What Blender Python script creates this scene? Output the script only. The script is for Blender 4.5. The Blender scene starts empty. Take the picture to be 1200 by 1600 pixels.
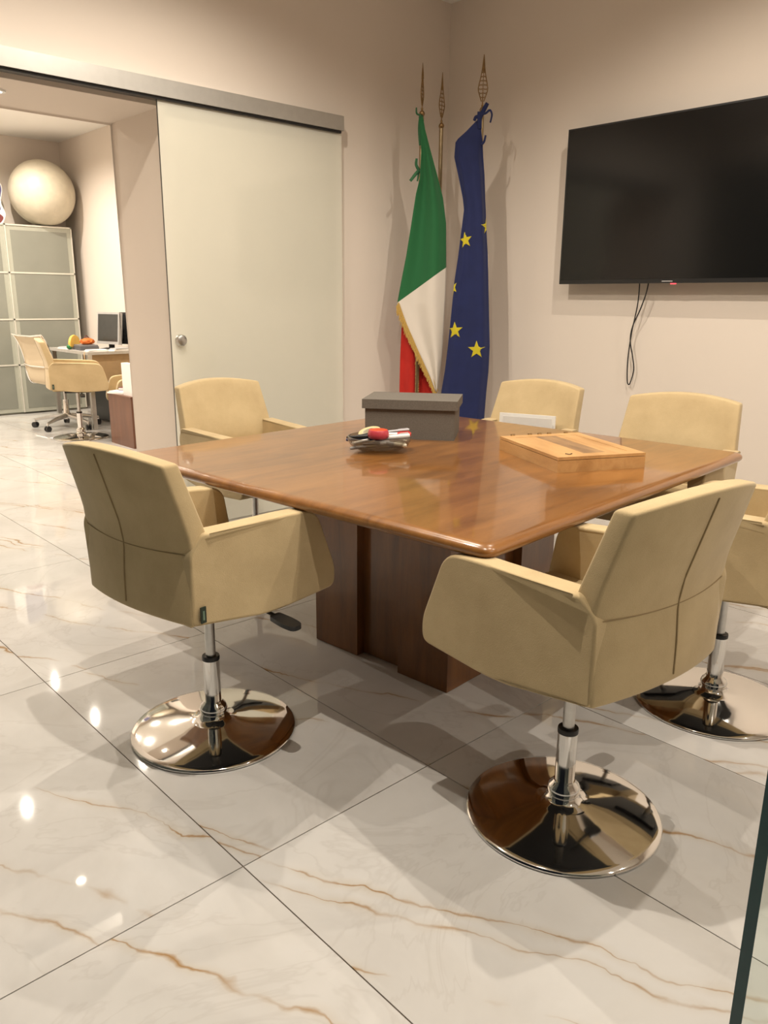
import bpy, bmesh, math, random
from mathutils import Vector, Matrix
random.seed(7)
R = math.radians
S = bpy.context.scene
C = S.collection

# ------------------------------------------------------------------ camera
cam_d = bpy.data.cameras.new('camera'); cam = bpy.data.objects.new('camera', cam_d); C.objects.link(cam)
YAW, PITCH, ROLL, FPX, CAMH = R(47.127), R(15.032), R(0.487), 1233.2, 1.2422
fw = Vector((math.cos(YAW)*math.cos(PITCH), math.sin(YAW)*math.cos(PITCH), -math.sin(PITCH)))
rt = Vector((math.sin(YAW), -math.cos(YAW), 0)); up = rt.cross(fw)
rt2 = rt*math.cos(ROLL) + up*math.sin(ROLL); up2 = -rt*math.sin(ROLL) + up*math.cos(ROLL)
m = Matrix((rt2, up2, -fw)).transposed().to_4x4(); m.translation = (0, 0, CAMH)
cam.matrix_world = m
cam_d.sensor_fit = 'VERTICAL'; cam_d.sensor_height = 36.0; cam_d.lens = 36.0*FPX/1600.0; cam_d.clip_start = 0.05
S.camera = cam

# ------------------------------------------------------------------ world and exposure
w = bpy.data.worlds.new('night'); S.world = w; w.use_nodes = True
w.node_tree.nodes['Background'].inputs['Color'].default_value = (0.45, 0.5, 0.6, 1)
w.node_tree.nodes['Background'].inputs['Strength'].default_value = 0.012
S.view_settings.view_transform = 'Standard'; S.view_settings.look = 'None'
S.view_settings.gamma = 1; S.view_settings.use_curve_mapping = False
S.view_settings.exposure = 0.46

# ceiling downlights (the lamps of both rooms; last two front ones added as fill): x, y, watts
LAMPS_FRONT = [(0.90, 1.13, 92), (1.97, 0.60, 66), (1.95, 2.73, 70), (0.92, 2.66, 54), (3.00, 1.72, 46), (3.00, -0.45, 50), (2.00, -1.80, 60)]
LAMP_PASSAGE = (1.41, 4.18, 1.6)
LAMPS_BACK = [(x, y, 60) for x in (0.68, 1.72, 2.76) for y in (6.20, 7.26, 8.32) if (x, y) != (0.68, 6.20)]
WARM = (1.0, 0.90, 0.765)
ZC1, ZC2 = 3.06, 2.90                 # ceilings
XW, YW, YB = 4.15, 3.885, 4.49        # wall planes
XF = 0.27                              # glass front of the room

# ------------------------------------------------------------------ helpers
def link(o, parent=None):
    C.objects.link(o)
    if parent is not None: o.parent = parent
    return o
def tag(o, label=None, cat=None, group=None, kind=None):
    if label: o['label'] = label
    if cat: o['category'] = cat
    if group: o['group'] = group
    if kind: o['kind'] = kind
    return o
def thing(name, label, cat, loc=(0, 0, 0), rz=0.0, group=None):
    o = bpy.data.objects.new(name, None); o.empty_display_size = 0.1
    o.location = loc; o.rotation_euler = (0, 0, rz); link(o)
    return tag(o, label, cat, group)
def obj(name, bm, mat, parent=None, smooth=40, wn=False, loc=None, rot=None):
    bmesh.ops.recalc_face_normals(bm, faces=bm.faces)
    me = bpy.data.meshes.new(name); bm.to_mesh(me); bm.free()
    for mt in (mat if isinstance(mat, (list, tuple)) else [mat]): me.materials.append(mt)
    if smooth:
        for p in me.polygons: p.use_smooth = True
        me.set_sharp_from_angle(angle=R(smooth))
    o = bpy.data.objects.new(name, me); link(o, parent)
    if wn:
        md = o.modifiers.new('wn', 'WEIGHTED_NORMAL'); md.keep_sharp = True
    if loc: o.location = loc
    if rot: o.rotation_euler = rot
    return o
def B(): return bmesh.new()
def box(bm, x0, x1, y0, y1, z0, z1, mi=0):
    v = [bm.verts.new(p) for p in ((x0,y0,z0),(x1,y0,z0),(x1,y1,z0),(x0,y1,z0),(x0,y0,z1),(x1,y0,z1),(x1,y1,z1),(x0,y1,z1))]
    fs = [bm.faces.new([v[i] for i in q]) for q in ((0,3,2,1),(4,5,6,7),(0,1,5,4),(1,2,6,5),(2,3,7,6),(3,0,4,7))]
    for f in fs: f.material_index = mi
    return v
def bevel(bm, width, seg=2, ang=30):
    es = [e for e in bm.edges if len(e.link_faces) == 2 and e.calc_face_angle(0) > R(ang)]
    if es: bmesh.ops.bevel(bm, geom=es, offset=width, segments=seg, profile=0.5, affect='EDGES', clamp_overlap=True)
    return bm
def bbox(x0, x1, y0, y1, z0, z1, bw=0.004, seg=2):
    bm = B(); box(bm, x0, x1, y0, y1, z0, z1); bevel(bm, bw, seg); return bm
def lathe(bm, prof, n=32, at=(0, 0, 0), axis='z'):
    rings = []
    for r, z in prof:
        ring = []
        for k in range(n):
            a = 2*math.pi*k/n
            p = (r*math.cos(a), r*math.sin(a), z)
            if axis == 'x': p = (p[2], p[0], p[1])
            if axis == 'y': p = (p[0], p[2], p[1])
            ring.append(bm.verts.new((p[0]+at[0], p[1]+at[1], p[2]+at[2])))
        rings.append(ring)
    for a, b in zip(rings, rings[1:]):
        for k in range(n): bm.faces.new((a[k], a[(k+1) % n], b[(k+1) % n], b[k]))
    for ring in (rings[0], rings[-1]):
        try: bm.faces.new(ring)
        except ValueError: pass
    return bm
def tube(bm, pts, r, n=8, rad=None):
    pts = [Vector(p) for p in pts]; rings = []; prev = None
    for i, p in enumerate(pts):
        t = (pts[min(i+1, len(pts)-1)] - pts[max(i-1, 0)]).normalized()
        if prev is None:
            ref = Vector((0, 0, 1)) if abs(t.z) < 0.9 else Vector((1, 0, 0))
            a = t.cross(ref).normalized()
        else: a = (prev - t*prev.dot(t)).normalized()
        prev = a; b = t.cross(a); rr = rad[i] if rad else r
        rings.append([bm.verts.new(p + (a*math.cos(2*math.pi*k/n) + b*math.sin(2*math.pi*k/n))*rr) for k in range(n)])
    for A, D in zip(rings, rings[1:]):
        for k in range(n): bm.faces.new((A[k], A[(k+1) % n], D[(k+1) % n], D[k]))
    bm.faces.new(rings[0]); bm.faces.new(rings[-1])
    return bm
def smoothpts(pts, n=8):
    P = [Vector(p) for p in pts]; out = []
    for i in range(len(P)-1):
        p0, p1, p2, p3 = P[max(i-1, 0)], P[i], P[i+1], P[min(i+2, len(P)-1)]
        for k in range(n):
            t = k/n
            out.append(0.5*((2*p1) + (p2-p0)*t + (2*p0-5*p1+4*p2-p3)*t*t + (3*p1-p0-3*p2+p3)*t**3))
    out.append(P[-1]); return out
def rounded(poly, rads, seg=5):
    out = []; n = len(poly)
    for i in range(n):
        p = Vector(poly[i]).to_2d() if len(poly[i]) > 2 else Vector(poly[i]); a = Vector(poly[i-1]); b = Vector(poly[(i+1) % n]); r = rads[i]
        if r <= 0: out.append(p); continue
        da = (a-p).normalized(); db = (b-p).normalized()
        p1 = p + da*r; p2 = p + db*r
        for k in range(seg+1):
            t = k/seg; out.append((1-t)**2*p1 + 2*t*(1-t)*p + t*t*p2)
    return out
def prism(bm, poly, fn0, fn1):
    """closed solid between two images of a 2-D outline"""
    a = [bm.verts.new(fn0(*p)) for p in poly]; b = [bm.verts.new(fn1(*p)) for p in poly]
    n = len(poly); bm.faces.new(a); bm.faces.new(b)
    for k in range(n): bm.faces.new((a[k], a[(k+1) % n], b[(k+1) % n], b[k]))
    return bm
def copy_tree(o, parent=None):
    c = o.copy(); C.objects.link(c); c.parent = parent
    for ch in list(o.children): copy_tree(ch, c)
    return c
def interp(tab, x):
    if x <= tab[0][0]: return tab[0][1]
    for (a, b), (c, d) in zip(tab, tab[1:]):
        if x <= c: return b + (d-b)*(x-a)/(c-a)
    return tab[-1][1]
def sstep(a, b, x):
    t = max(0.0, min(1.0, (x-a)/(b-a))); return t*t*(3-2*t)

# ------------------------------------------------------------------ materials
def srgb(r, g, b):
    f = lambda c: (c/255/12.92) if c/255 <= 0.04045 else ((c/255+0.055)/1.055)**2.4
    return (f(r), f(g), f(b), 1)
class NT:
    def __init__(s, name):
        s.m = bpy.data.materials.new(name); s.m.use_nodes = True; s.t = s.m.node_tree
        s.b = s.t.nodes['Principled BSDF']; s.o = s.t.nodes['Material Output']
    def n(s, typ, **kw):
        nd = s.t.nodes.new(typ)
        for k, v in kw.items(): setattr(nd, k, v)
        return nd
    def l(s, a, b): s.t.links.new(a, b)
    def val(s, sock, v):
        if hasattr(v, 'is_linked') or isinstance(v, bpy.types.NodeSocket): s.l(v, sock)
        else: sock.default_value = v
    def math(s, op, a, b=0.0, c=None, clamp=False):
        nd = s.n('ShaderNodeMath', operation=op, use_clamp=clamp); s.val(nd.inputs[0], a); s.val(nd.inputs[1], b)
        if c is not None: s.val(nd.inputs[2], c)
        return nd.outputs[0]
    def noise(s, vec, scale, detail=3, rough=0.5, dist=0.0):
        nd = s.n('ShaderNodeTexNoise'); s.l(vec, nd.inputs['Vector'])
        nd.inputs['Scale'].default_value = scale; nd.inputs['Detail'].default_value = detail
        nd.inputs['Roughness'].default_value = rough; nd.inputs['Distortion'].default_value = dist
        return nd.outputs['Fac']
    def coords(s, kind='Object', scale=(1, 1, 1), rot=(0, 0, 0)):
        tc = s.n('ShaderNodeTexCoord'); mp = s.n('ShaderNodeMapping'); s.l(tc.outputs[kind], mp.inputs['Vector'])
        mp.inputs['Scale'].default_value = scale; mp.inputs['Rotation'].default_value = rot
        return mp.outputs['Vector']
    def ramp(s, fac, stops):
        nd = s.n('ShaderNodeValToRGB'); s.l(fac, nd.inputs['Fac']); e = nd.color_ramp.elements
        while len(e) < len(stops): e.new(0.5)
        for k, (p, c) in enumerate(stops): e[k].position = p; e[k].color = c
        return nd.outputs['Color']
    def mix(s, fac, a, b):
        nd = s.n('ShaderNodeMix', data_type='RGBA'); s.val(nd.inputs[0], fac); s.val(nd.inputs[6], a); s.val(nd.inputs[7], b)
        return nd.outputs[2]
    def bump(s, h, strength=0.2, dist=0.002):
        nd = s.n('ShaderNodeBump'); s.l(h, nd.inputs['Height']); nd.inputs['Strength'].default_value = strength
        nd.inputs['Distance'].default_value = dist; s.l(nd.outputs['Normal'], s.b.inputs['Normal'])
def plain(name, col, rough=0.5, metal=0.0, vary=0.06, scale=20, spec=0.5, coat=0.0, bump=0.0):
    a = NT(name); v = a.coords()
    nz = a.noise(v, scale, 3)
    dk = tuple(c*(1-vary) for c in col[:3]) + (1,); lt = tuple(min(1, c*(1+vary)) for c in col[:3]) + (1,)
    a.l(a.ramp(nz, [(0.3, dk), (0.7, lt)]), a.b.inputs['Base Color'])
    a.b.inputs['Roughness'].default_value = rough; a.b.inputs['Metallic'].default_value = metal
    a.b.inputs['Specular IOR Level'].default_value = spec; a.b.inputs['Coat Weight'].default_value = coat
    if bump: a.bump(a.noise(v, scale*8, 4), bump, 0.001)
    return a.m
M = {}
def wallmat(name, col):
    a = NT(name); v = a.coords('Object')
    n1 = a.noise(v, 1.3, 3); n2 = a.noise(v, 160, 3)
    dk = tuple(c*0.97 for c in col[:3]) + (1,)
    a.l(a.ramp(n1, [(0.3, dk), (0.7, col)]), a.b.inputs['Base Color'])
    a.b.inputs['Roughness'].default_value = 0.75; a.b.inputs['Specular IOR Level'].default_value = 0.25
    a.bump(n2, 0.08, 0.001); return a.m
M['wall'] = wallmat('painted_wall', (0.74, 0.66, 0.585, 1))
M['ceil'] = wallmat('ceiling_paint', (0.82, 0.79, 0.74, 1))
M['grout'] = plain('grout', srgb(120, 104, 90), 0.8)
M['fabric'] = None
def fabric(name, col, dark):
    a = NT(name); v = a.coords('Object')
    n1 = a.noise(v, 9, 4, 0.6); n2 = a.noise(v, 450, 2)
    f = a.math('ADD', a.math('MULTIPLY', n1, 0.75), a.math('MULTIPLY', n2, 0.25))
    a.l(a.ramp(f, [(0.32, dark), (0.62, col)]), a.b.inputs['Base Color'])
    a.b.inputs['Roughness'].default_value = 0.9; a.b.inputs['Specular IOR Level'].default_value = 0.15
    a.b.inputs['Sheen Weight'].default_value = 0.25; a.b.inputs['Sheen Roughness'].default_value = 0.4
    h = a.math('ADD', a.math('MULTIPLY', a.noise(v, 14, 3), 3.0), n2)
    a.bump(h, 0.25, 0.002); return a.m
M['fabric'] = fabric('tan_microfibre', (0.56, 0.435, 0.25, 1), (0.48, 0.365, 0.205, 1))
M['seam'] = plain('seam_thread', (0.30, 0.215, 0.11, 1), 0.9)
M['chrome'] = plain('chrome', (0.80, 0.79, 0.77, 1), 0.06, 1.0, 0.02, 6)
M['steel'] = plain('brushed_steel', (0.55, 0.54, 0.52, 1), 0.3, 1.0, 0.06, 40)
M['alu'] = plain('satin_aluminium', (0.52, 0.505, 0.475, 1), 0.40, 0.8, 0.03, 30)
M['black'] = plain('black_plastic', (0.012, 0.012, 0.013, 1), 0.38)
M['rubber'] = plain('black_cable', (0.012, 0.011, 0.011, 1), 0.55)
M['tagm'] = plain('green_black_tag', (0.02, 0.035, 0.022, 1), 0.5)
M['tagl'] = plain('tag_print', (0.16, 0.24, 0.17, 1), 0.5)
def wood(name, c0, c1, c2, grain=(1, 9, 9), rough=0.2, coat=0.5, big=1.6):
    a = NT(name); v = a.coords('Object', grain); v2 = a.coords('Object')
    g = a.noise(v, 2.4, 6, 0.6, 0.6); blotch = a.noise(v2, big, 3, 0.5, 0.4); fine = a.noise(a.coords('Object', tuple(k*6 for k in grain)), 8, 3)
    f = a.math('ADD', a.math('ADD', a.math('MULTIPLY', g, 0.5), a.math('MULTIPLY', blotch, 0.38)), a.math('MULTIPLY', fine, 0.14))
    a.l(a.ramp(f, [(0.36, c0), (0.52, c1), (0.68, c2)]), a.b.inputs['Base Color'])
    a.b.inputs['Roughness'].default_value = rough; a.b.inputs['Coat Weight'].default_value = coat; a.b.inputs['Coat Roughness'].default_value = 0.05
    a.bump(fine, 0.03, 0.001); return a.m
M['cherry'] = wood('lacquered_cherry', (0.15, 0.058, 0.014, 1), (0.26, 0.108, 0.026, 1), (0.35, 0.155, 0.040, 1), (1.2, 7, 7), 0.28, 0.75)
M['cherry_v'] = wood('lacquered_cherry_upright', (0.125, 0.044, 0.008, 1), (0.205, 0.075, 0.013, 1), (0.275, 0.106, 0.021, 1), (8, 8, 1.0), 0.3, 0.5)
M['brownwood'] = wood('brown_cabinet_wood', (0.10, 0.036, 0.016, 1), (0.14, 0.05, 0.022, 1), (0.18, 0.068, 0.03, 1), (8, 8, 1), 0.4, 0.2)
M['olive'] = wood('pale_olive_wood', (0.42, 0.215, 0.072, 1), (0.58, 0.325, 0.125, 1), (0.68, 0.41, 0.175, 1), (9, 1.4, 9), 0.42, 0.15, 5)
M['greybox'] = plain('grey_linen_board', (0.155, 0.138, 0.118, 1), 0.85, 0, 0.12, 240, 0.2, 0, 0.3)
M['paper'] = plain('white_paper', (0.80, 0.78, 0.75, 1), 0.8, 0, 0.02)
M['paper2'] = plain('grey_paper', (0.42, 0.42, 0.42, 1), 0.8, 0, 0.03)
M['tvbody'] = plain('tv_casing', (0.010, 0.010, 0.011, 1), 0.35)
M['tvscreen'] = plain('tv_screen', (0.006, 0.006, 0.006, 1), 0.14, 0, 0.02, 5, 0.4)
M['logo'] = plain('logo_grey', (0.35, 0.34, 0.34, 1), 0.4)
a = NT('red_standby_light'); a.b.inputs['Base Color'].default_value = (0.5, 0.02, 0.03, 1); a.b.inputs['Emission Color'].default_value = (1, 0.08, 0.1, 1); a.b.inputs['Emission Strength'].default_value = 1.2
a.l(a.ramp(a.noise(a.coords(), 30), [(0.3, (0.45, 0.02, 0.03, 1)), (0.7, (0.6, 0.03, 0.04, 1))]), a.b.inputs['Base Color']); M['led'] = a.m
def glass_film(name, tint, opal, fac, rough=0.03):
    """clear/satin sheet: part straight-through, part scattering film, Fresnel gloss on top"""
    a = NT(name); tr = a.n('ShaderNodeBsdfTransparent'); tr.inputs['Color'].default_value = tint
    a.l(a.ramp(a.noise(a.coords(), 3), [(0.2, tuple(c*0.97 for c in opal[:3])+(1,)), (0.8, opal)]), a.b.inputs['Base Color'])
    a.b.inputs['Roughness'].default_value = 0.6; a.b.inputs['Specular IOR Level'].default_value = 0.0
    mx = a.n('ShaderNodeMixShader'); mx.inputs[0].default_value = fac; a.l(tr.outputs[0], mx.inputs[1]); a.l(a.b.outputs[0], mx.inputs[2])
    gl = a.n('ShaderNodeBsdfGlossy'); gl.inputs['Roughness'].default_value = rough; gl.inputs['Color'].default_value = (1, 1, 1, 1)
    lw = a.n('ShaderNodeLayerWeight'); lw.inputs['Blend'].default_value = 0.5; fc = a.math('MULTIPLY_ADD', a.math('POWER', lw.outputs['Facing'], 4.5), 0.9, 0.035)
    m2 = a.n('ShaderNodeMixShader'); a.l(fc, m2.inputs[0]); a.l(mx.outputs[0], m2.inputs[1]); a.l(gl.outputs[0], m2.inputs[2])
    a.l(m2.outputs[0], a.o.inputs['Surface']); return a.m
M['satin'] = glass_film('satin_door_glass', (0.98, 0.985, 0.95, 1), (0.88, 0.865, 0.78, 1), 0.42, 0.06)
M['clear'] = glass_film('clear_float_glass', (0.93, 0.965, 0.95, 1), (0.7, 0.8, 0.75, 1), 0.03, 0.0)
M['bowlglass'] = glass_film('smoky_bowl_glass', (0.70, 0.68, 0.64, 1), (0.30, 0.28, 0.25, 1), 0.16, 0.0)
M['teal'] = plain('green_glass_edge', (0.003, 0.065, 0.072, 1), 0.35, 0, 0.06, 20, 0.25)
M['cabglass'] = plain('frosted_cabinet_glass', (0.225, 0.23, 0.195, 1), 0.16, 0, 0.05, 3, 0.5)
M['cabframe'] = plain('cabinet_frame', (0.37, 0.375, 0.315, 1), 0.4, 0.0, 0.03)
M['cabedge'] = plain('cabinet_bright_edge', (0.62, 0.60, 0.53, 1), 0.35, 0.2, 0.03)
M['brass'] = plain('aged_brass', (0.30, 0.19, 0.09, 1), 0.38, 1.0, 0.15, 60)
M['polem'] = plain('brass_tube', (0.36, 0.28, 0.17, 1), 0.3, 1.0, 0.08, 20)
def cloth(name, col, vary=0.08):
    a = NT(name); v = a.coords(); n2 = a.noise(v, 600, 2); n1 = a.noise(v, 12, 3)
    dk = tuple(c*(1-vary*2) for c in col[:3])+(1,)
    a.l(a.ramp(n1, [(0.3, dk), (0.7, col)]), a.b.inputs['Base Color'])
    a.b.inputs['Roughness'].default_value = 0.75; a.b.inputs['Specular IOR Level'].default_value = 0.3; a.b.inputs['Sheen Weight'].default_value = 0.2
    a.bump(n2, 0.15, 0.001); return a
CG, CWh, CR, CB, CY = (0.012, 0.115, 0.035, 1), (0.66, 0.60, 0.53, 1), (0.52, 0.018, 0.010, 1), (0.010, 0.017, 0.085, 1), (0.60, 0.50, 0.02, 1)
M['cgreen'] = cloth('green_ribbon', (0.03, 0.13, 0.055, 1)).m; M['cred'] = cloth('red_cloth', CR).m
M['cblue'] = cloth('blue_cloth', CB).m; M['cyellow'] = cloth('yellow_star_cloth', CY).m
a = cloth('green_white_cloth', CG)
tc = a.n('ShaderNodeTexCoord'); sp = a.n('ShaderNodeSeparateXYZ'); a.l(tc.outputs['Object'], sp.inputs[0])
line = a.math('ADD', a.math('MULTIPLY', a.math('ADD', sp.outputs[0], 0.13), 0.713), 1.227)
col = a.mix(a.math('GREATER_THAN', sp.outputs[2], line), CWh, CG); a.l(col, a.b.inputs['Base Color']); M['cgw'] = a.m
M['fringe'] = plain('gold_fringe', (0.55, 0.36, 0.10, 1), 0.5, 0.2, 0.2, 200)
M['lampring'] = plain('white_lamp_ring', (0.8, 0.8, 0.78, 1), 0.4)
a = NT('lit_lamp'); a.b.inputs['Emission Color'].default_value = (1, 0.86, 0.68, 1); a.b.inputs['Emission Strength'].default_value = 60
a.l(a.ramp(a.noise(a.coords(), 5), [(0.3, (0.8, 0.8, 0.8, 1)), (0.7, (0.9, 0.9, 0.9, 1))]), a.b.inputs['Base Color']); M['lit'] = a.m

# marble tile: veins are straight-ish lines n.p = c in the tile's own plane, bent by noise, faded in and out
def marble():
    a = NT('polished_marble_tile'); tc = a.n('ShaderNodeTexCoord'); oi = a.n('ShaderNodeObjectInfo')
    vo = a.n('ShaderNodeVectorMath', operation='MULTIPLY_ADD'); a.l(tc.outputs['Object'], vo.inputs[0]); vo.inputs[1].default_value = (1, 1, 1)
    cx = a.n('ShaderNodeCombineXYZ'); a.l(a.math('MULTIPLY', oi.outputs['Random'], 37.0), cx.inputs[0]); a.l(a.math('MULTIPLY', oi.outputs['Random'], 91.0), cx.inputs[1])
    a.l(cx.outputs[0], vo.inputs[2]); v = vo.outputs[0]
    sp = a.n('ShaderNodeSeparateXYZ'); a.l(tc.outputs['Object'], sp.inputs[0])
    d = a.math('ADD', a.math('MULTIPLY', sp.outputs[0], 0.89), a.math('MULTIPLY', sp.outputs[1], 0.45))
    wob = a.math('MULTIPLY', a.math('SUBTRACT', a.noise(v, 2.6, 4, 0.55, 0.3), 0.5), 0.17)
    wob2 = a.math('MULTIPLY', a.math('SUBTRACT', a.noise(v, 17, 3, 0.6), 0.5), 0.018)
    dd = a.math('ADD', d, a.math('ADD', wob, wob2))
    veins = None; halos = None
    for k, wd in (('c1', 0.0095), ('c2', 0.0075), ('c3', 0.0045)):
        at = a.n('ShaderNodeAttribute', attribute_type='OBJECT', attribute_name=k)
        dist = a.math('ABSOLUTE', a.math('SUBTRACT', dd, at.outputs['Fac']))
        wid = a.math('MULTIPLY_ADD', a.math('POWER', a.math('MULTIPLY', a.noise(v, 5 if k == 'c1' else 8, 3), 1.75), 4.0), wd, 0.0006)
        ln = a.math('SUBTRACT', 1.0, a.math('DIVIDE', dist, wid), clamp=True)
        halo = a.math('SUBTRACT', 1.0, a.math('DIVIDE', dist, 0.028), clamp=True)
        veins = ln if veins is None else a.math('MAXIMUM', veins, ln)
        halos = halo if halos is None else a.math('MAXIMUM', halos, halo)
    fade = a.math('MULTIPLY_ADD', a.noise(v, 3.4, 3), 5.0, -2.0, clamp=True)
    veins = a.math('MULTIPLY', veins, a.math('MULTIPLY', fade, 0.95)); halos = a.math('MULTIPLY', a.math('MULTIPLY', halos, halos), a.math('MULTIPLY', fade, 0.42))
    cloud = a.noise(v, 2.2, 5, 0.6, 0.5)
    base = a.ramp(cloud, [(0.30, (0.545, 0.527, 0.503, 1)), (0.62, (0.64, 0.626, 0.607, 1))])
    fg = a.math('ABSOLUTE', a.math('SUBTRACT', a.noise(v, 1.7, 5, 0.6, 1.4), 0.5))
    faint = a.math('MULTIPLY', a.math('SUBTRACT', 1.0, a.math('MULTIPLY', fg, 60.0), clamp=True), 0.22)
    base = a.mix(faint, base, (0.43, 0.40, 0.37, 1))
    base = a.mix(halos, base, (0.50, 0.40, 0.27, 1))
    base = a.mix(veins, base, (0.33, 0.185, 0.065, 1))
    a.l(base, a.b.inputs['Base Color'])
    a.b.inputs['Roughness'].default_value = 0.035; a.b.inputs['Specular IOR Level'].default_value = 0.5
    return a.m
M['marble'] = marble()

# ------------------------------------------------------------------ setting
def struct(name, bm, mat, **k):
    o = obj(name, bm, mat, smooth=0, **k); return tag(o, kind='structure')
bm = B(); box(bm, -2.0, 5.4, -4.2, 9.6, -0.05, -0.003)
floor = struct('floor', bm, M['grout']); tag(floor, 'polished white marble floor tiles with gold brown veins', 'floor')
TX, TY, GX, GY = 0.6, 1.2, 0.804, 1.325
tile_me = None
VC = {(0, -1): (1.300, 1.352, 1.16), (-1, 0): (1.13, 1.015, 1.372), (0, 0): (1.39, 1.95, 1.36), (1, 0): (2.185, 2.6, 1.85), (0, 1): (1.975, 2.46, 2.30), (-1, 1): (1.985, 1.60, 1.30), (1, 1): (2.46, 2.95, 2.7), (1, -1): (1.78, 2.25, 1.4), (-1, -1): (0.70, 1.02, 0.45)}
rv = random.Random(3)
for i in range(-3, 7):
    for j in range(-4, 7):
        x0 = GX + TX*i; y0 = GY + TY*j
        if x0 > 4.3 or x0 + TX < -1.2: continue
        if y0 > YW and (x0 > 3.8): continue
        cx, cy = x0 + TX/2, y0 + TY/2
        if tile_me is None:
            bm = B(); box(bm, -TX/2+0.0015, TX/2-0.0015, -TY/2+0.0015, TY/2-0.0015, -0.004, 0); bevel(bm, 0.0008, 1)
            t = obj('tile', bm, M['marble'], floor, smooth=0); tile_me = t.data
        else: t = link(bpy.data.objects.new('tile', tile_me), floor)
        t.location = (cx, cy, 0)
        n = 0.89*cx + 0.45*cy
        if (i, j) in VC: cs = [c - n for c in VC[(i, j)]]
        else: cs = [rv.uniform(-0.42, 0.42) for _ in range(3)]
        for k, c in zip(('c1', 'c2', 'c3'), cs): t[k] = float(c)

# thick wall with the passage (x .98 - 2.11) to the back office
OPL, OPR, OPH = 0.98, 2.11, 2.165
bm = B(); poly = [(XF-0.05, 0), (OPL, 0), (OPL, OPH), (OPR, OPH), (OPR, 0), (XW+0.15, 0), (XW+0.15, 3.2), (XF-0.05, 3.2)]
prism(bm, [Vector(q) for q in poly], lambda x, z: (x, YW, z), lambda x, z: (x, YB, z))
es = [e for e in bm.edges if all(abs(v.co.x-OPR) < 1e-4 or abs(v.co.x-OPL) < 1e-4 or abs(v.co.z-OPH) < 1e-4 for v in e.verts) and all(OPL-1e-3 < v.co.x < OPR+1e-3 for v in e.verts)]
bmesh.ops.bevel(bm, geom=[e for e in es if abs(e.verts[0].co.y-e.verts[1].co.y) < 1e-4], offset=0.012, segments=3, profile=0.5, affect='EDGES')
o = obj('wall_left', bm, M['wall'], smooth=30); tag(o, kind='structure')
bm = B(); box(bm, XW, XW+0.15, -4.0, YW+0.01, 0, 3.2); struct('wall_right', bm, M['wall'])
bm = B(); box(bm, XF, XW, -4.15, -4.0, 0, 3.2); struct('wall_side', bm, M['wall'])
bm = B(); box(bm, XF-0.05, XW+0.15, -4.0, YW+0.01, ZC1, ZC1+0.1); struct('ceiling', bm, M['ceil'])
X2 = 3.80
bm = B(); box(bm, X2, X2+0.15, YB-0.01, 9.6, 0, 3.0); struct('wall_office_right', bm, M['wall'])
bm = B(); box(bm, -1.2, X2+0.1, 9.45, 9.6, 0, 3.0); struct('wall_far', bm, M['wall'])
bm = B(); box(bm, -1.35, -1.2, YB-0.2, 9.6, 0, 3.0); struct('wall_office_left', bm, M['wall'])
bm = B(); box(bm, -1.3, XF-0.05, YB-0.15, YB, 0, 3.0); struct('wall_office_front', bm, M['wall'])
bm = B(); box(bm, -1.3, X2+0.1, YB-0.01, 9.6, ZC2, ZC2+0.1); struct('ceiling_office', bm, wallmat('white_ceiling_paint', (0.90, 0.88, 0.84, 1)))

# glass front: the pane beside the camera, and its counterpart
def pane(name, y0, y1, label):
    bm = B(); box(bm, -0.006, 0.006, y0, y1, 0.004, 2.5)
    for f in bm.faces:
        if abs(f.normal.y) > 0.5 or abs(f.normal.z) > 0.5: f.material_index = 1
    bm.normal_update()
    for f in bm.faces: f.material_index = 0 if abs(f.normal.x) > 0.5 else 1
    o = obj(name, bm, [M['clear'], M['teal']], smooth=0); o.location = (XF, 0, 0); return tag(o, label, None, kind='structure')
gp = pane('glass_partition', -0.95, 0.0, None); gp['kind'] = None; del gp['kind']; tag(gp, 'frameless clear glass partition with dark green edge at the right border', 'glass partition')
gp.location = (0.434, 0.1385, 0); gp.rotation_euler = (0, 0, R(60)); gp.scale.x = 0.84
pane('window_2', 1.42, 3.86, 'clear glass front pane on the left out of view')
bm = B(); box(bm, XF-0.02, XF+0.02, -4.0, YW, 2.5, 3.06); struct('wall_front', bm, M['wall'])

# satin glass sliding door and its rail
DX0, DX1 = 2.035, 3.19
door = thing('door_1', 'sliding satin glass door with round chrome knob, parked against wall', 'door', ((DX0+DX1)/2, YW-0.055, 0)); door['kind'] = 'structure'
hw = (DX1-DX0)/2
bm = bbox(-hw, hw, -0.005, 0.005, 0.012, 2.22, 0.0012, 1); obj('glass_panel', bm, M['satin'], door, smooth=0)
bm = bbox(-hw-0.0012, -hw-0.0002, -0.005, 0.005, 0.012, 2.22, 0.0003, 1); obj('dark_edge', bm, plain('dark_glass_edge', (0.045, 0.045, 0.04, 1), 0.3), door, smooth=0)
bm = B(); lathe(bm, [(0.001, -0.034), (0.016, -0.034), (0.026, -0.030), (0.030, -0.022), (0.0305, -0.006), (0.027, -0.0055)], 28, (0.065-hw+0.0, 0, 1.03), 'y')
bmesh.ops.translate(bm, verts=bm.verts, vec=(-0.015, 0, 0)); obj('knob', bm, M['steel'], door)
bm = bbox(-hw+0.012, -hw+0.028, -0.005, 0.0, 1.0, 1.06, 0.001, 1); bm.free()
rail = thing('door_rail', 'brushed aluminium sliding door rail above the doorway', 'door rail', (2.08, YW, 2.18))
bm = bbox(-1.11, 1.105, -0.085, 0.0, 0.0, 0.078, 0.003, 1); obj('cover', bm, M['alu'], rail, smooth=0)
bm = bbox(-1.10, 1.10, -0.072, -0.03, -0.012, 0.0, 0.001, 1); obj('track', bm, M['black'], rail, smooth=0)
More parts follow.
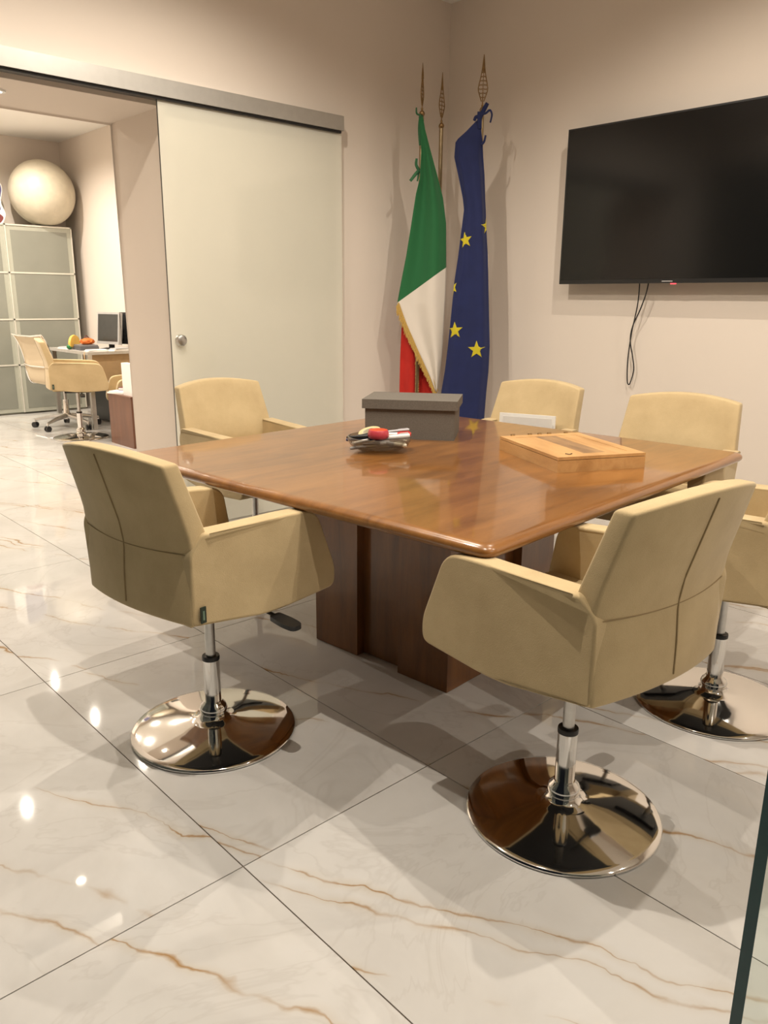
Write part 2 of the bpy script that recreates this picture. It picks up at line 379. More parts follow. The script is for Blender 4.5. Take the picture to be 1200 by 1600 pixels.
bm = bbox(1.105, 1.109, -0.085, 0.0, 0.0, 0.078, 0.001, 1); obj('end_cap', bm, M['alu'], rail, smooth=0)

# ------------------------------------------------------------------ ceiling downlights
def downlight(x, y, z, watts, label, group, blend=0.6, ang=156):
    t = thing('ceiling_downlight', label, 'downlight', (x, y, z), 0, group)
    bm = B(); lathe(bm, [(0.024, -0.001), (0.026, -0.008), (0.042, -0.008), (0.044, 0.0)], 24); obj('ring', bm, M['lampring'], t)
    bm = B(); lathe(bm, [(0.0235, -0.004), (0.012, -0.006), (0.001, -0.0065)], 20); obj('lens', bm, M['lit'], t)
    ld = bpy.data.lights.new('lamp_light', 'SPOT'); ld.energy = watts; ld.color = WARM; ld.spot_size = R(ang); ld.spot_blend = blend; ld.shadow_soft_size = 0.013
    lo = bpy.data.objects.new('lamp_light', ld); link(lo, t); lo.location = (0, 0, -0.03)
    return t
for x, y, wt in LAMPS_FRONT: downlight(x, y, ZC1, wt, 'recessed downlight in the meeting room ceiling, out of view, two of the set added as fill', 'meeting room downlights')
downlight(LAMP_PASSAGE[0], LAMP_PASSAGE[1], OPH, LAMP_PASSAGE[2], 'recessed downlight in the soffit of the passage, out of view', 'passage downlight', 0.5, 80)
for x, y, wt in LAMPS_BACK:
    vis = abs(x-2.76) < 0.01 and abs(y-8.32) < 0.01
    if vis: downlight(x, y, ZC2, wt, 'lit recessed downlight in the back office ceiling at left edge', 'office downlights')
    else: downlight(x, y, ZC2, wt, 'recessed downlight in the back office ceiling, out of view', 'office downlights')

# ------------------------------------------------------------------ meeting table
ZT = 0.715
table = thing('meeting_table', 'large square glossy cherry wood meeting table on a block pedestal', 'table', (2.040, 1.913, 0), R(4.68))
HX, HY = 0.806, 0.792
def slab(bm, hx, hy, prof, rc=0.035, seg=6):
    rings = []
    for ins, z in prof:
        r = max(rc-ins*0.6, 0.004); pts = rounded([(-hx+ins, -hy+ins), (hx-ins, -hy+ins), (hx-ins, hy-ins), (-hx+ins, hy-ins)], [r]*4, seg)
        rings.append([bm.verts.new((p.x, p.y, z)) for p in pts])
    n = len(rings[0])
    for a_, b_ in zip(rings, rings[1:]):
        for k in range(n): bm.faces.new((a_[k], a_[(k+1) % n], b_[(k+1) % n], b_[k]))
    bm.faces.new(rings[0]); bm.faces.new(rings[-1])
TH = 0.036
prof = [(0.03, ZT-TH)] + [(0.026*(1-math.cos(R(t)))+0.0, ZT-TH/2 + TH/2*math.sin(R(t))) for t in range(-90, 91, 15)] + [(0.034, ZT)]
bm = B(); slab(bm, HX, HY, prof); obj('tabletop', bm, M['cherry'], table, smooth=60, wn=True)
bm = B(); box(bm, -0.60, 0.60, -0.60, 0.60, ZT-TH-0.03, ZT-TH-0.0005); bm.free()
P0, P1, BW = -0.31, 0.315, 0.215
PC = (-0.01, -0.005)
for sx in (0, 1):
    for sy in (0, 1):
        x0, x1 = ((P0, P0+BW), (P1-BW, P1))[sx]; y0, y1 = ((P0, P0+BW), (P1-BW, P1))[sy]
        bm = bbox(x0+PC[0], x1+PC[0], y0+PC[1], y1+PC[1], 0.002, ZT-TH-0.0005, 0.009, 3); obj('pedestal_block', bm, M['cherry_v'], table, wn=True)
for k, (x0, x1, y0, y1) in enumerate(((P0+0.035, P0+0.055, P0+BW-0.01, P1-BW+0.01), (P1-0.055, P1-0.035, P0+BW-0.01, P1-BW+0.01), (P0+BW-0.01, P1-BW+0.01, P0+0.035, P0+0.055), (P0+BW-0.01, P1-BW+0.01, P1-0.055, P1-0.035))):
    bm = bbox(x0+PC[0], x1+PC[0], y0+PC[1], y1+PC[1], 0.004, ZT-TH-0.001, 0.002, 1); obj('pedestal_panel', bm, M['cherry_v'], table, smooth=0)

# ------------------------------------------------------------------ tub chair
def back_pt(u, v, side):
    """side 0 rear .. 1 front of the backrest"""
    zb, zt = 0.466-0.006*u*u, 0.896-0.024*u*u
    z = zb + (zt-zb)*v
    hwid = interp([(0.45, 0.228), (0.60, 0.238), (0.655, 0.240), (0.67, 0.238), (0.90, 0.219)], z)
    xr = interp([(0.45, -0.258), (0.56, -0.256), (0.64, -0.250), (0.70, -0.259), (0.90, -0.318)], z) + 0.034*u*u
    th = interp([(0.45, 0.06), (0.66, 0.062), (0.90, 0.052)], z)
    xf = xr + th - 0.012*u*u*0.5
    return Vector((xr + (xf-xr)*side, u*hwid, z))
def make_backrest(bm, nu=14, nv=16):
    g = [[[bm.verts.new(back_pt(-1+2*i/nu, j/nv, s)) for j in range(nv+1)] for i in range(nu+1)] for s in (0, 1)]
    for s in (0, 1):
        for i in range(nu):
            for j in range(nv): bm.faces.new((g[s][i][j], g[s][i+1][j], g[s][i+1][j+1], g[s][i][j+1]))
    for i in range(nu):
        for j in (0, nv): bm.faces.new((g[0][i][j], g[0][i+1][j], g[1][i+1][j], g[1][i][j]))
    for j in range(nv):
        for i in (0, nu): bm.faces.new((g[0][i][j], g[0][i][j+1], g[1][i][j+1], g[1][i][j]))
    bmesh.ops.recalc_face_normals(bm, faces=bm.faces)
    bevel(bm, 0.008, 3, 50)
ARM = [(-0.222, 0.462), (0.03, 0.436), (0.252, 0.447), (0.262, 0.50), (0.212, 0.676), (0.10, 0.687), (-0.188, 0.698), (-0.226, 0.655)]
ARMR = [0.012, 0.06, 0.022, 0.03, 0.045, 0.05, 0.012, 0.02]
def make_arm(bm, s):
    poly = rounded(ARM, ARMR, 6)
    yo = lambda x, z: 0.260 - 0.026*sstep(-0.2, 0.22, x)*sstep(0.44, 0.70, z) - 0.012*sstep(0.60, 0.44, z)*sstep(0.0, -0.2, x) - 0.020*sstep(-0.16, -0.232, x)
    f0 = lambda x, z: (x, s*yo(x, z), z); f1 = lambda x, z: (x, s*(yo(x, z)-0.058), z)
    prism(bm, poly, f0, f1); bmesh.ops.recalc_face_normals(bm, faces=bm.faces)
    es = [e for e in bm.edges if len(e.link_faces) == 2 and any(len(f.verts) > 8 for f in e.link_faces)]
    bmesh.ops.bevel(bm, geom=es, offset=0.007, segments=3, profile=0.5, affect='EDGES', clamp_overlap=True)
def make_tub_chair(label, group):
    t = thing('tub_chair', label, 'chair', (0, 0, 0), 0, group)
    bm = B(); make_backrest(bm); back = obj('backrest', bm, M['fabric'], t, smooth=50)
    off = Vector((-0.0006, 0, 0))
    bm = B(); tube(bm, [back_pt(0, j/24, 0)+off for j in range(1, 24)], 0.0022, 6); obj('seam', bm, M['seam'], back)
    bm = B(); tube(bm, [back_pt(-0.97+1.94*k/20, (0.640+0.02*abs(-0.97+1.94*k/20)**2-0.466)/0.427, 0)+off for k in range(21)], 0.0016, 6); obj('seam', bm, M['seam'], back)
    for s in (1, -1):
        bm = B(); make_arm(bm, s); arm = obj('armrest', bm, M['fabric'], t, smooth=50, wn=True)
        if s == -1:
            bm = bbox(-0.206, -0.190, -0.2440, -0.2405, 0.470, 0.512, 0.0004, 1); tg = obj('fabric_tag', bm, M['tagm'], arm, smooth=0)
            bm = B(); box(bm, -0.2005, -0.1955, -0.2446, -0.2438, 0.478, 0.502); obj('tag_print', bm, M['tagl'], tg, smooth=0)
    bm = bbox(-0.205, 0.238, -0.199, 0.199, 0.4467, 0.535, 0.022, 4); obj('seat', bm, M['fabric'], t, wn=True)
    bm = bbox(-0.185, 0.225, -0.185, 0.185, 0.4435, 0.4465, 0.001, 1); obj('underside', bm, M['black'], t, smooth=0)
    bm = bbox(-0.11, 0.11, -0.10, 0.10, 0.418, 0.4437, 0.006, 2); obj('mechanism', bm, M['black'], t)
    bm = B(); tube(bm, smoothpts([(0.03, -0.09, 0.432), (0.03, -0.18, 0.428), (0.03, -0.245, 0.420)], 5), 0.0055, 8)
    pd = rounded([(0.012, -0.245), (0.006, -0.30), (0.012, -0.338), (0.048, -0.338), (0.054, -0.30), (0.048, -0.245)], [0.008, 0.02, 0.016, 0.016, 0.02, 0.008], 4)
    zz = lambda y: 0.418 + (y+0.245)*0.10
    prism(bm, pd, lambda x, y: (x, y, zz(y)+0.006), lambda x, y: (x, y, zz(y)-0.006)); obj('lever', bm, M['black'], t)
    bm = B(); lathe(bm, [(0.001, 0.0), (0.236, 0.0), (0.240, 0.003), (0.2405, 0.007), (0.236, 0.0105), (0.220, 0.0145), (0.19, 0.0205), (0.15, 0.027), (0.11, 0.0325), (0.07, 0.038), (0.048, 0.043), (0.04, 0.050), (0.036, 0.058)], 72); obj('base', bm, M['chrome'], t, smooth=60)
    bm = B(); lathe(bm, [(0.036, 0.055), (0.040, 0.064), (0.041, 0.072), (0.037, 0.082), (0.029, 0.090), (0.0265, 0.095)], 40); obj('collar', bm, M['chrome'], t, smooth=60)
    bm = B(); lathe(bm, [(0.0245, 0.09), (0.0245, 0.228)], 32); obj('outer_tube', bm, M['chrome'], t)
    bm = B(); lathe(bm, [(0.0252, 0.226), (0.0256, 0.234), (0.0245, 0.239), (0.016, 0.239)], 32); obj('tube_ring', bm, M['black'], t)
    bm = B(); lathe(bm, [(0.0148, 0.236), (0.0148, 0.425)], 24); obj('rod', bm, M['steel'], t)
    return t
GRP = 'tan tub chairs around the meeting table'
chairs = [
    ('tan swivel tub chair at front left, its shaded back toward the viewer', 1.070, 1.890, 7.5),
    ('tan swivel tub chair at front right by the table corner, back toward viewer', 1.508, 0.956, 85.5),
    ('tan swivel tub chair cut off by the right border behind the front right chair', 2.344, 0.966, 90.0),
    ('tan swivel tub chair in front of the satin glass door', 1.961, 2.985, -86.3),
    ('tan swivel tub chair beside the blue flag with a white folder on it', 2.85, 2.245, 181.9),
    ('tan swivel tub chair under the television, behind the wooden box', 2.86, 1.50, 189.9)]
def lower(t, dz):                           # gas lift: the shell sinks, the rod shortens
    for ch in t.children:
        k = ch.name.split('.')[0]
        if k in ('backrest', 'armrest', 'seat', 'underside', 'mechanism', 'lever'): ch.location.z += dz
        if k == 'rod': f = (0.189+dz)/0.189; ch.scale.z = f; ch.location.z = 0.236*(1-f)
proto = None
for lb, x, y, a_ in chairs:
    if proto is None: proto = t = make_tub_chair(lb, GRP)
    else: t = copy_tree(proto); tag(t, lb)
    t.location = (x, y, 0); t.rotation_euler = (0, 0, R(a_))
    if x > 1.8: lower(t, -0.012)
for lb, x, y, a_, dz in (('tan tub chair facing the desk in the back office beside the mesh chair', 2.84, 7.15, -20, 0), ('low tan tub chair half hidden behind the brown cabinet in the office', 3.37, 7.03, 165, -0.15)):
    t = copy_tree(proto); tag(t, lb, group='tan tub chairs in the back office'); t.location = (x, y, 0); t.rotation_euler = (0, 0, R(a_))
    if dz: lower(t, dz)

# ------------------------------------------------------------------ television and cable
TVY0, TVY1, TVZ0, TVZ1, TVD = 1.37, 2.853, 1.341, 2.174, 0.11
tv = thing('television', 'large black flat screen television on the right wall', 'television', (XW, (TVY0+TVY1)/2, TVZ0))
hw2, ht = (TVY1-TVY0)/2, TVZ1-TVZ0
bm = bbox(-TVD, -TVD+0.028, -hw2, hw2, 0, ht, 0.003, 2); obj('casing', bm, M['tvbody'], tv)
bm = bbox(-TVD+0.028, -TVD+0.055, -hw2+0.14, hw2-0.14, 0.04, ht-0.25, 0.01, 2); obj('rear_housing', bm, M['tvbody'], tv)
bm = bbox(-TVD+0.055, 0.0, -0.25, 0.25, 0.2, 0.5, 0.003, 1); obj('wall_mount', bm, M['black'], tv)
bm = B(); box(bm, -TVD-0.0012, -TVD+0.001, -hw2+0.009, hw2-0.009, 0.022, ht-0.009); obj('screen', bm, M['tvscreen'], tv, smooth=0)
bm = B(); box(bm, -TVD-0.002, -TVD, -0.03+0.06, 0.03+0.06, 0.007, 0.0125); obj('logo', bm, M['logo'], tv, smooth=0)
bm = bbox(-TVD+0.002, -TVD+0.02, 0.018, 0.042, -0.006, 0.001, 0.001, 1); obj('standby_light', bm, M['led'], tv, smooth=0)
bm = B(); XC = 4.10
pts = [(4.09, 2.36, 1.36), (4.085, 2.355, 1.30), (XC, 2.367, 1.215), (XC+0.01, 2.393, 1.075), (XC+0.02, 2.408, 0.933), (XC+0.02, 2.402, 0.82), (XC+0.02, 2.392, 0.788), (XC+0.02, 2.380, 0.80), (XC+0.02, 2.366, 0.87), (XC+0.015, 2.376, 0.94), (XC+0.008, 2.396, 1.03), (XC, 2.385, 1.11), (XC-0.01, 2.343, 1.20), (4.085, 2.312, 1.29), (4.09, 2.305, 1.36)]
tube(bm, smoothpts(pts, 6), 0.0035, 7); o = obj('television_cable', bm, M['rubber']); tag(o, 'thin black cable loop hanging below the television', 'cable')

# ------------------------------------------------------------------ flags (local x = right seen from the room, -y = into the room)
def spear(bm, h0, h1, wmax):
    H = h1-h0
    outl = [(0.10, 0.25), (0.20, 0.62), (0.30, 0.95), (0.36, 1.0), (0.46, 0.80), (0.60, 0.48), (0.75, 0.26), (0.9, 0.12), (1.0, 0.03)]
    L = [(-w_*wmax/2, 0, h0+t*H) for t, w_ in outl]; Rr = [(w_*wmax/2, 0, h0+t*H) for t, w_ in outl]
    rr = [0.0034]*5+[0.003, 0.0026, 0.002, 0.0012]
    tube(bm, L, 0.003, 6, rr); tube(bm, Rr, 0.003, 6, rr)
    tube(bm, [(0, 0, h0), (0, 0, h0+0.35*H), (0, 0, h1)], 0.002, 6, [0.0045, 0.0022, 0.0012])
    for t in (0.16, 0.24, 0.32, 0.40, 0.48, 0.56, 0.64):
        w_ = interp(outl, t)*wmax/2; z = h0+t*H; d = 0.035*H
        tube(bm, [(-w_, 0, z), (0, 0, z+d), (w_, 0, z)], 0.002, 5); tube(bm, [(-w_, 0, z+d), (0, 0, z), (w_, 0, z+d)], 0.0016, 5)
    tube(bm, [(0, 0, h0+0.66*H), (0, 0, h0+0.8*H), (0, 0, h1)], 0.005, 6, [0.008, 0.006, 0.001])
def flag_pole(label, x, y, az, ztop, zball, blade_rot, z0=0.0):
    t = thing('flag_pole', label, 'flag pole', (x, y, 0), az - math.pi/2, 'flag poles in the corner')
    bm = B(); lathe(bm, [(r_, z_+z0) for r_, z_ in ((0.001, 0.0), (0.10, 0.0), (0.10, 0.012), (0.09, 0.02), (0.03, 0.035), (0.018, 0.06), (0.016, 0.12))], 36); obj('foot', bm, M['polem'], t)
    bm = B(); lathe(bm, [(0.0125, 0.06), (0.0125, zball-0.014)], 18); obj('pole', bm, M['polem'], t)
    bm = B(); lathe(bm, [(0.009, zball-0.016), (0.0125, zball-0.012), (0.0165, zball-0.004), (0.017, zball+0.004), (0.012, zball+0.013), (0.006, zball+0.018), (0.007, zball+0.03)], 20); obj('ball', bm, M['brass'], t)
    bm = B(); spear(bm, zball+0.02, ztop, 0.056); obj('spear_finial', bm, M['brass'], t, rot=(0, 0, blade_rot))
    return t
def sheet(bm, Lt, Rt, z0, z1, depth, nu=26, nv=70):
    g = []
    for j in range(nv+1):
        z = z0 + (z1-z0)*j/nv; l, r = interp(Lt, z), interp(Rt, z); row = []
        for i in range(nu+1):
            u = i/nu; s = l + (r-l)*u; row.append(bm.verts.new((s, depth(s, z, u), z)))
        g.append(row)
    for j in range(nv):
        for i in range(nu): bm.faces.new((g[j][i], g[j][i+1], g[j+1][i+1], g[j+1][i]))
def solid(o, th=0.0016):
    md = o.modifiers.new('thick', 'SOLIDIFY'); md.thickness = th; md.offset = 0; return o
def ribbon(bm, pts, wd, tw=0.0):
    P = smoothpts(pts, 6); prev = None
    for k, p in enumerate(P):
        t = (P[min(k+1, len(P)-1)] - P[max(k-1, 0)]).normalized(); a_ = t.cross(Vector((0, 1, 0))).normalized()*wd*(1-0.35*k/len(P)) + Vector((0, tw*math.sin(k*0.5), 0))
        q = (bm.verts.new(p-a_), bm.verts.new(p+a_))
        if prev: bm.faces.new((prev[0], prev[1], q[1], q[0]))
        prev = q
srt = lambda l: sorted([(z, s) for s, z in l])
# Italian flag
it = flag_pole('flag pole carrying the draped green white and red flag', 3.60, 3.58, R(44.84), 2.567, 2.298, R(74))
ITL = srt([[-0.019, 2.274], [-0.006, 2.17], [-0.0, 2.083], [-0.005, 1.942], [-0.027, 1.852], [-0.051, 1.689], [-0.079, 1.504], [-0.108, 1.353], [-0.13, 1.227], [-0.13, 1.215], [-0.08, 1.084], [-0.018, 0.959], [0.041, 0.848], [0.083, 0.768], [0.118, 0.688]])
ITR = srt([[0.007, 2.274], [0.02, 2.205], [0.052, 2.1], [0.097, 1.96], [0.135, 1.835], [0.158, 1.69], [0.166, 1.438], [0.166, 1.279], [0.16, 1.086], [0.153, 0.889], [0.128, 0.688]])
def it_depth(s, z, u):
    a_ = sstep(2.25, 1.8, z)
    return -0.058 + 0.02*sstep(2.15, 2.27, z) - a_*(0.018*math.sin(u*9.0 + z*1.1) + 0.012*math.sin(u*4.1 - z*2.3 + 1.0)) + 0.025*a_*(2*u-1)**2
bm = B(); sheet(bm, ITL, ITR, 0.688, 2.274, it_depth, 34, 90); fl = solid(obj('flag_front_fold', bm, M['cgw'], it, smooth=80))
bm = B(); fr = [(-0.132, 1.215), (-0.08, 1.084), (-0.018, 0.959), (0.041, 0.848), (0.083, 0.768), (0.121, 0.685)]; rf = random.Random(5)
P = smoothpts([(x, 0, z) for x, z in fr], 22)
for k, p in enumerate(P):
    y = it_depth(p.x, p.z, 0.03) - 0.003; q = rf.uniform
    tube(bm, [(p.x+0.012, y, p.z+0.012), (p.x-0.002+q(-.002, .002), y-0.003, p.z-0.012), (p.x+q(-.010, .004), y+q(-.003, .003), p.z-0.040+q(-.006, .006))], 0.003, 4, [0.0042, 0.0036, 0.0018])
f2 = obj('fringe', bm, M['fringe'], fl); tag(f2, 'gold fringe', kind='stuff')
bm = B(); sheet(bm, srt([[-0.10, 1.30], [-0.104, 1.07], [-0.110, 0.886], [-0.113, 0.45]]), srt([[0.13, 1.30], [0.12, 0.9], [0.10, 0.45]]), 0.45, 1.30, lambda s, z, u: 0.03 + 0.016*math.sin(u*11+z) + 0.01*math.sin(u*5-z*3), 26, 40)
solid(obj('flag_rear_fold', bm, M['cred'], it, smooth=80))
bm = B(); P = smoothpts([(0.0, 0.012, 0.95), (0.006, 0.008, 0.80), (0.012, 0.008, 0.45)], 26)
for k, p in enumerate(P): tube(bm, [(p.x+0.004, p.y-0.012, p.z+0.008), (p.x-0.006+rf.uniform(-.002, .002), p.y-0.016, p.z-0.01), (p.x-0.014+rf.uniform(-.004, .003), p.y-0.016, p.z-0.026)], 0.002, 4, [0.0034, 0.003, 0.0016])
tag(obj('fringe', bm, M['fringe'], it), 'gold fringe', kind='stuff')
bm = B(); ribbon(bm, [(-0.004, -0.03, 2.285), (-0.012, -0.04, 2.21), (-0.006, -0.04, 2.12)], 0.012, 0.003); ribbon(bm, [(-0.006, -0.025, 2.285), (-0.030, -0.035, 2.292), (-0.033, -0.03, 2.325)], 0.006)
ribbon(bm, [(-0.008, -0.03, 1.985), (-0.030, -0.04, 1.965), (-0.062, -0.045, 1.925)], 0.012, 0.003); ribbon(bm, [(-0.010, -0.03, 1.985), (-0.028, -0.04, 2.015), (-0.026, -0.04, 2.05)], 0.010); ribbon(bm, [(-0.008, -0.03, 1.98), (0.01, -0.04, 1.99)], 0.005)
ribbon(bm, [(-0.012, -0.03, 1.98), (-0.016, -0.035, 1.95), (-0.020, -0.035, 1.925)], 0.006)
solid(obj('ribbon', bm, M['cgreen'], it, smooth=80), 0.001)
# bare pole
flag_pole('bare brass flag pole standing between the two flags', 3.82, 3.63, R(43.5), 2.565, 2.270, R(55))
# European flag
eu = flag_pole('flag pole carrying the blue flag with yellow stars', 3.80, 3.29, R(40.89), 2.646, 2.345, R(4), -0.0489)
eu.scale = (0.962, 0.962, 0.962); eu.location.z = 0.047
EUL = srt([[-0.03, 2.284], [-0.093, 2.221], [-0.153, 2.172], [-0.158, 2.082], [-0.131, 1.98], [-0.099, 1.852], [-0.089, 1.785], [-0.101, 1.665], [-0.116, 1.513], [-0.135, 1.359], [-0.149, 1.162], [-0.164, 0.961], [-0.18, 0.797], [-0.198, 0.672], [-0.205, 0.48]])
EUR = srt([[-0.011, 2.284], [-0.0, 2.22], [0.01, 2.159], [0.017, 2.08], [0.029, 1.979], [0.038, 1.851], [0.044, 1.785], [0.053, 1.665], [0.068, 1.514], [0.078, 1.36], [0.09, 1.164], [0.103, 0.965], [0.102, 0.802], [0.094, 0.678], [0.086, 0.48]])
def eu_depth(s, z, u):
    a_ = sstep(2.28, 2.05, z)
    return -0.048 + 0.015*sstep(2.2, 2.284, z) - a_*(0.010*math.sin(u*7.5 + z*1.4 + 0.6) + 0.008*math.sin(u*3.3 - z*1.9)) + 0.025*a_*sstep(0.80, 1.0, u) + 0.03*a_*sstep(0.2, 0.0, u)
bm = B(); sheet(bm, EUL, EUR, 0.48, 2.284, eu_depth, 34, 90); ef = solid(obj('flag_cloth', bm, M['cblue'], eu, smooth=80))
bm = B(); sheet(bm, srt([[-0.11, 2.16], [-0.06, 1.8], [-0.10, 1.4], [-0.15, 0.5]]), srt([[0.0, 2.16], [0.03, 1.8], [0.05, 1.4], [0.07, 0.5]]), 0.50, 2.16, lambda s, z, u: 0.028+0.012*math.sin(u*9+z*2), 18, 50)
solid(obj('flag_rear_fold', bm, M['cblue'], eu, smooth=80))
def star(cx, cz, r, rot=0.0, squeeze=1.0, cut=None):
    bm = B(); pts = []
    for k in range(10):
        rr = r if k % 2 == 0 else r*0.40; a_ = R(90+36*k)+rot; pts.append((cx+rr*math.cos(a_)*squeeze, cz+rr*math.sin(a_)))
    def surf(x, z, off):
        l, rt_ = interp(EUL, z), interp(EUR, z); u = max(0, min(1, (x-l)/(rt_-l))); x = max(l, min(rt_, x)); return (x, eu_depth(x, z, u)-off, z)
    n = 6
    for k in range(10):                       # fan, each spoke subdivided so it follows the folds
        a_, b_ = pts[k], pts[(k+1) % 10]; prev = None
        for q in range(n+1):
            t = q/n; p1 = bm.verts.new(surf(cx+(a_[0]-cx)*t, cz+(a_[1]-cz)*t, 0.0026)); p2 = bm.verts.new(surf(cx+(b_[0]-cx)*t, cz+(b_[1]-cz)*t, 0.0026))
            if prev: bm.faces.new((prev[0], prev[1], p2, p1))
            prev = (p1, p2)
    bmesh.ops.remove_doubles(bm, verts=bm.verts, dist=0.0002)
    solid(obj('star', bm, M['cyellow'], ef, smooth=80), 0.0008)
star(-0.074, 1.605, 0.050, R(10), 0.85); star(0.058, 1.690, 0.050, R(12), 0.8); star(-0.122, 1.058, 0.055, R(4), 0.95); star(0.020, 0.940, 0.058, R(2), 1.0); star(-0.140, 1.322, 0.048, R(20), 0.5)
bm = B(); ribbon(bm, [(-0.014, -0.035, 2.30), (0.005, -0.045, 2.33), (0.030, -0.045, 2.375)], 0.016, 0.003); ribbon(bm, [(-0.012, -0.04, 2.315), (0.02, -0.05, 2.318), (0.045, -0.05, 2.335), (0.058, -0.05, 2.31), (0.050, -0.045, 2.268)], 0.007, 0.002)
ribbon(bm, [(-0.012, -0.04, 2.33), (-0.014, -0.045, 2.28), (-0.010, -0.045, 2.235)], 0.016, 0.003); ribbon(bm, [(-0.012, -0.04, 2.30), (-0.035, -0.045, 2.30), (-0.045, -0.04, 2.28)], 0.012); ribbon(bm, [(0.002, -0.035, 2.15), (0.018, -0.045, 2.165), (0.026, -0.045, 2.20)], 0.008)
solid(obj('ribbon', bm, M['cblue'], eu, smooth=80), 0.001)

# ------------------------------------------------------------------ things on the table
def tilt(p):  # grey box footprint
    return p
gb = thing('storage_box', 'grey linen storage box with lid on the meeting table', 'box', (2.248, 2.252, ZT), R(-52.5))
bm = bbox(-0.176, 0.176, -0.116, 0.126, 0.0, 0.13, 0.003, 2); obj('body', bm, M['greybox'], gb)
bm = B(); box(bm, -0.1865, 0.1865, -0.127, 0.137, 0.118, 0.154); bevel(bm, 0.004, 2); obj('lid', bm, M['greybox'], gb)

wb = thing('wooden_box', 'flat pale wooden box with hinged inlaid lid on the table', 'box', (2.313, 1.550, ZT), R(-25.2))
LX, LY = 0.162, 0.211
bm = bbox(-LX, LX, -LY, LY, 0.0, 0.0385, 0.0015, 1); obj('body', bm, M['olive'], wb, smooth=0)
fr_ = M['olive']
for (x0, x1, y0, y1) in ((-LX, LX, -LY, -LY+0.045), (-LX, LX, LY-0.045, LY), (-LX, -LX+0.04, -LY+0.0455, LY-0.0455), (LX-0.04, LX, -LY+0.0455, LY-0.0455)):
    bm = bbox(x0, x1, y0, y1, 0.0402, 0.0500, 0.0008, 1); obj('lid_frame', bm, fr_, wb, smooth=0)
for k in range(3):
    xa = -LX+0.0405 + k*(2*LX-0.081)/3
    bm = bbox(xa, xa+(2*LX-0.081)/3-0.0006, -LY+0.046, LY-0.046, 0.0402, 0.0494, 0.0005, 1)
    obj('lid_panel', bm, [M['olive'], wood('dark_grained_panel', (0.16, 0.09, 0.045, 1), (0.33, 0.19, 0.085, 1), (0.52, 0.31, 0.13, 1), (9, 1.2, 9), 0.42, 0.15, 6), M['olive']][k], wb, smooth=0)
for x in (-0.11, -0.04, 0.0, 0.04, 0.11):
    bm = B(); tube(bm, [(x-0.007, LY+0.001, 0.051), (x+0.007, LY+0.001, 0.051)], 0.004, 8); obj('hinge', bm, M['brass'], wb)
bm = B(); P = smoothpts([(-LX+0.055, -LY+0.05, 0.0505), (-LX+0.06, -LY+0.035, 0.0505), (-LX+0.075, -LY+0.045, 0.0505)], 4); tube(bm, P, 0.0022, 5); obj('knot', bm, plain('dark_knot', (0.05, 0.03, 0.015, 1), 0.6), wb)

fd = thing('paper_folder', 'white folded paper standing on the chair beside the blue flag', 'folder', (2.985, 2.245, 0.535), R(1.9))
bm = B(); pl = [(-0.155, 0.0), (0.155, 0.0), (0.158, 0.190), (-0.155, 0.204)]
prism(bm, [Vector(q) for q in pl], lambda y, z: (0.0+z*0.03, y, z), lambda y, z: (0.006+z*0.03, y, z)); obj('cover', bm, M['paper'], fd, smooth=0)
bm = B(); pl = [(-0.155, 0.0), (0.12, 0.0), (0.125, 0.182), (-0.150, 0.196)]
prism(bm, [Vector(q) for q in pl], lambda y, z: (-0.022-z*0.04, y-0.012, z), lambda y, z: (-0.019-z*0.04, y-0.012, z)); obj('flap', bm, M['paper'], fd, smooth=0)

BX, BY = 1.912, 2.087
bowl = thing('glass_bowl', 'shallow round glass bowl full of pens on the table', 'bowl', (BX, BY, ZT))
bm = B(); lathe(bm, [(0.001, 0.0), (0.05, 0.0), (0.082, 0.007), (0.106, 0.022), (0.117, 0.040), (0.116, 0.052), (0.112, 0.053), (0.1125, 0.040), (0.102, 0.025), (0.08, 0.011), (0.05, 0.005), (0.001, 0.005)], 48); obj('glass', bm, M['bowlglass'], bowl, smooth=70)
PENM = {k: plain('pen_'+k, c, 0.35) for k, c in dict(white=(0.75, 0.73, 0.70, 1), black=(0.015, 0.015, 0.017, 1), blue=(0.02, 0.035, 0.12, 1), grey=(0.25, 0.25, 0.26, 1), beige=(0.60, 0.50, 0.27, 1), silver=(0.5, 0.5, 0.52, 1), red=(0.55, 0.02, 0.015, 1), pink=(0.50, 0.05, 0.07, 1), cream=(0.66, 0.62, 0.50, 1), olive=(0.16, 0.12, 0.06, 1)).items()}
PR = Vector((0.733, -0.680, 0)); PF = Vector((0.680, 0.733, 0))     # along / across the bowl
def pen(cx, cf, z, L, r, ang, tiltz, cols, label, kind='pen'):
    """cx right, cf away from the bowl's centre; ang heading in the bowl plane"""
    o = thing(kind, label, 'pen', Vector((BX, BY, ZT+z)) + PR*cx + PF*cf, YAW - math.pi/2 + R(ang), 'pens in the glass bowl'); o.rotation_euler = (0, -R(tiltz), YAW - math.pi/2 + R(ang))
    bm = B(); lathe(bm, [(r*0.7, -L*0.5), (r, -L*0.46), (r, L*0.12)], 10, axis='x'); obj('barrel', bm, PENM[cols[0]], o)
    bm = B(); lathe(bm, [(r*1.12, L*0.12), (r*1.12, L*0.46), (r*0.8, L*0.5)], 10, axis='x'); cp = obj('cap', bm, PENM[cols[1]], o)
    bm = B(); box(bm, L*0.18, L*0.46, -r*0.25, r*0.25, r*1.15, r*1.5); obj('clip', bm, PENM[cols[1]], cp, smooth=0)
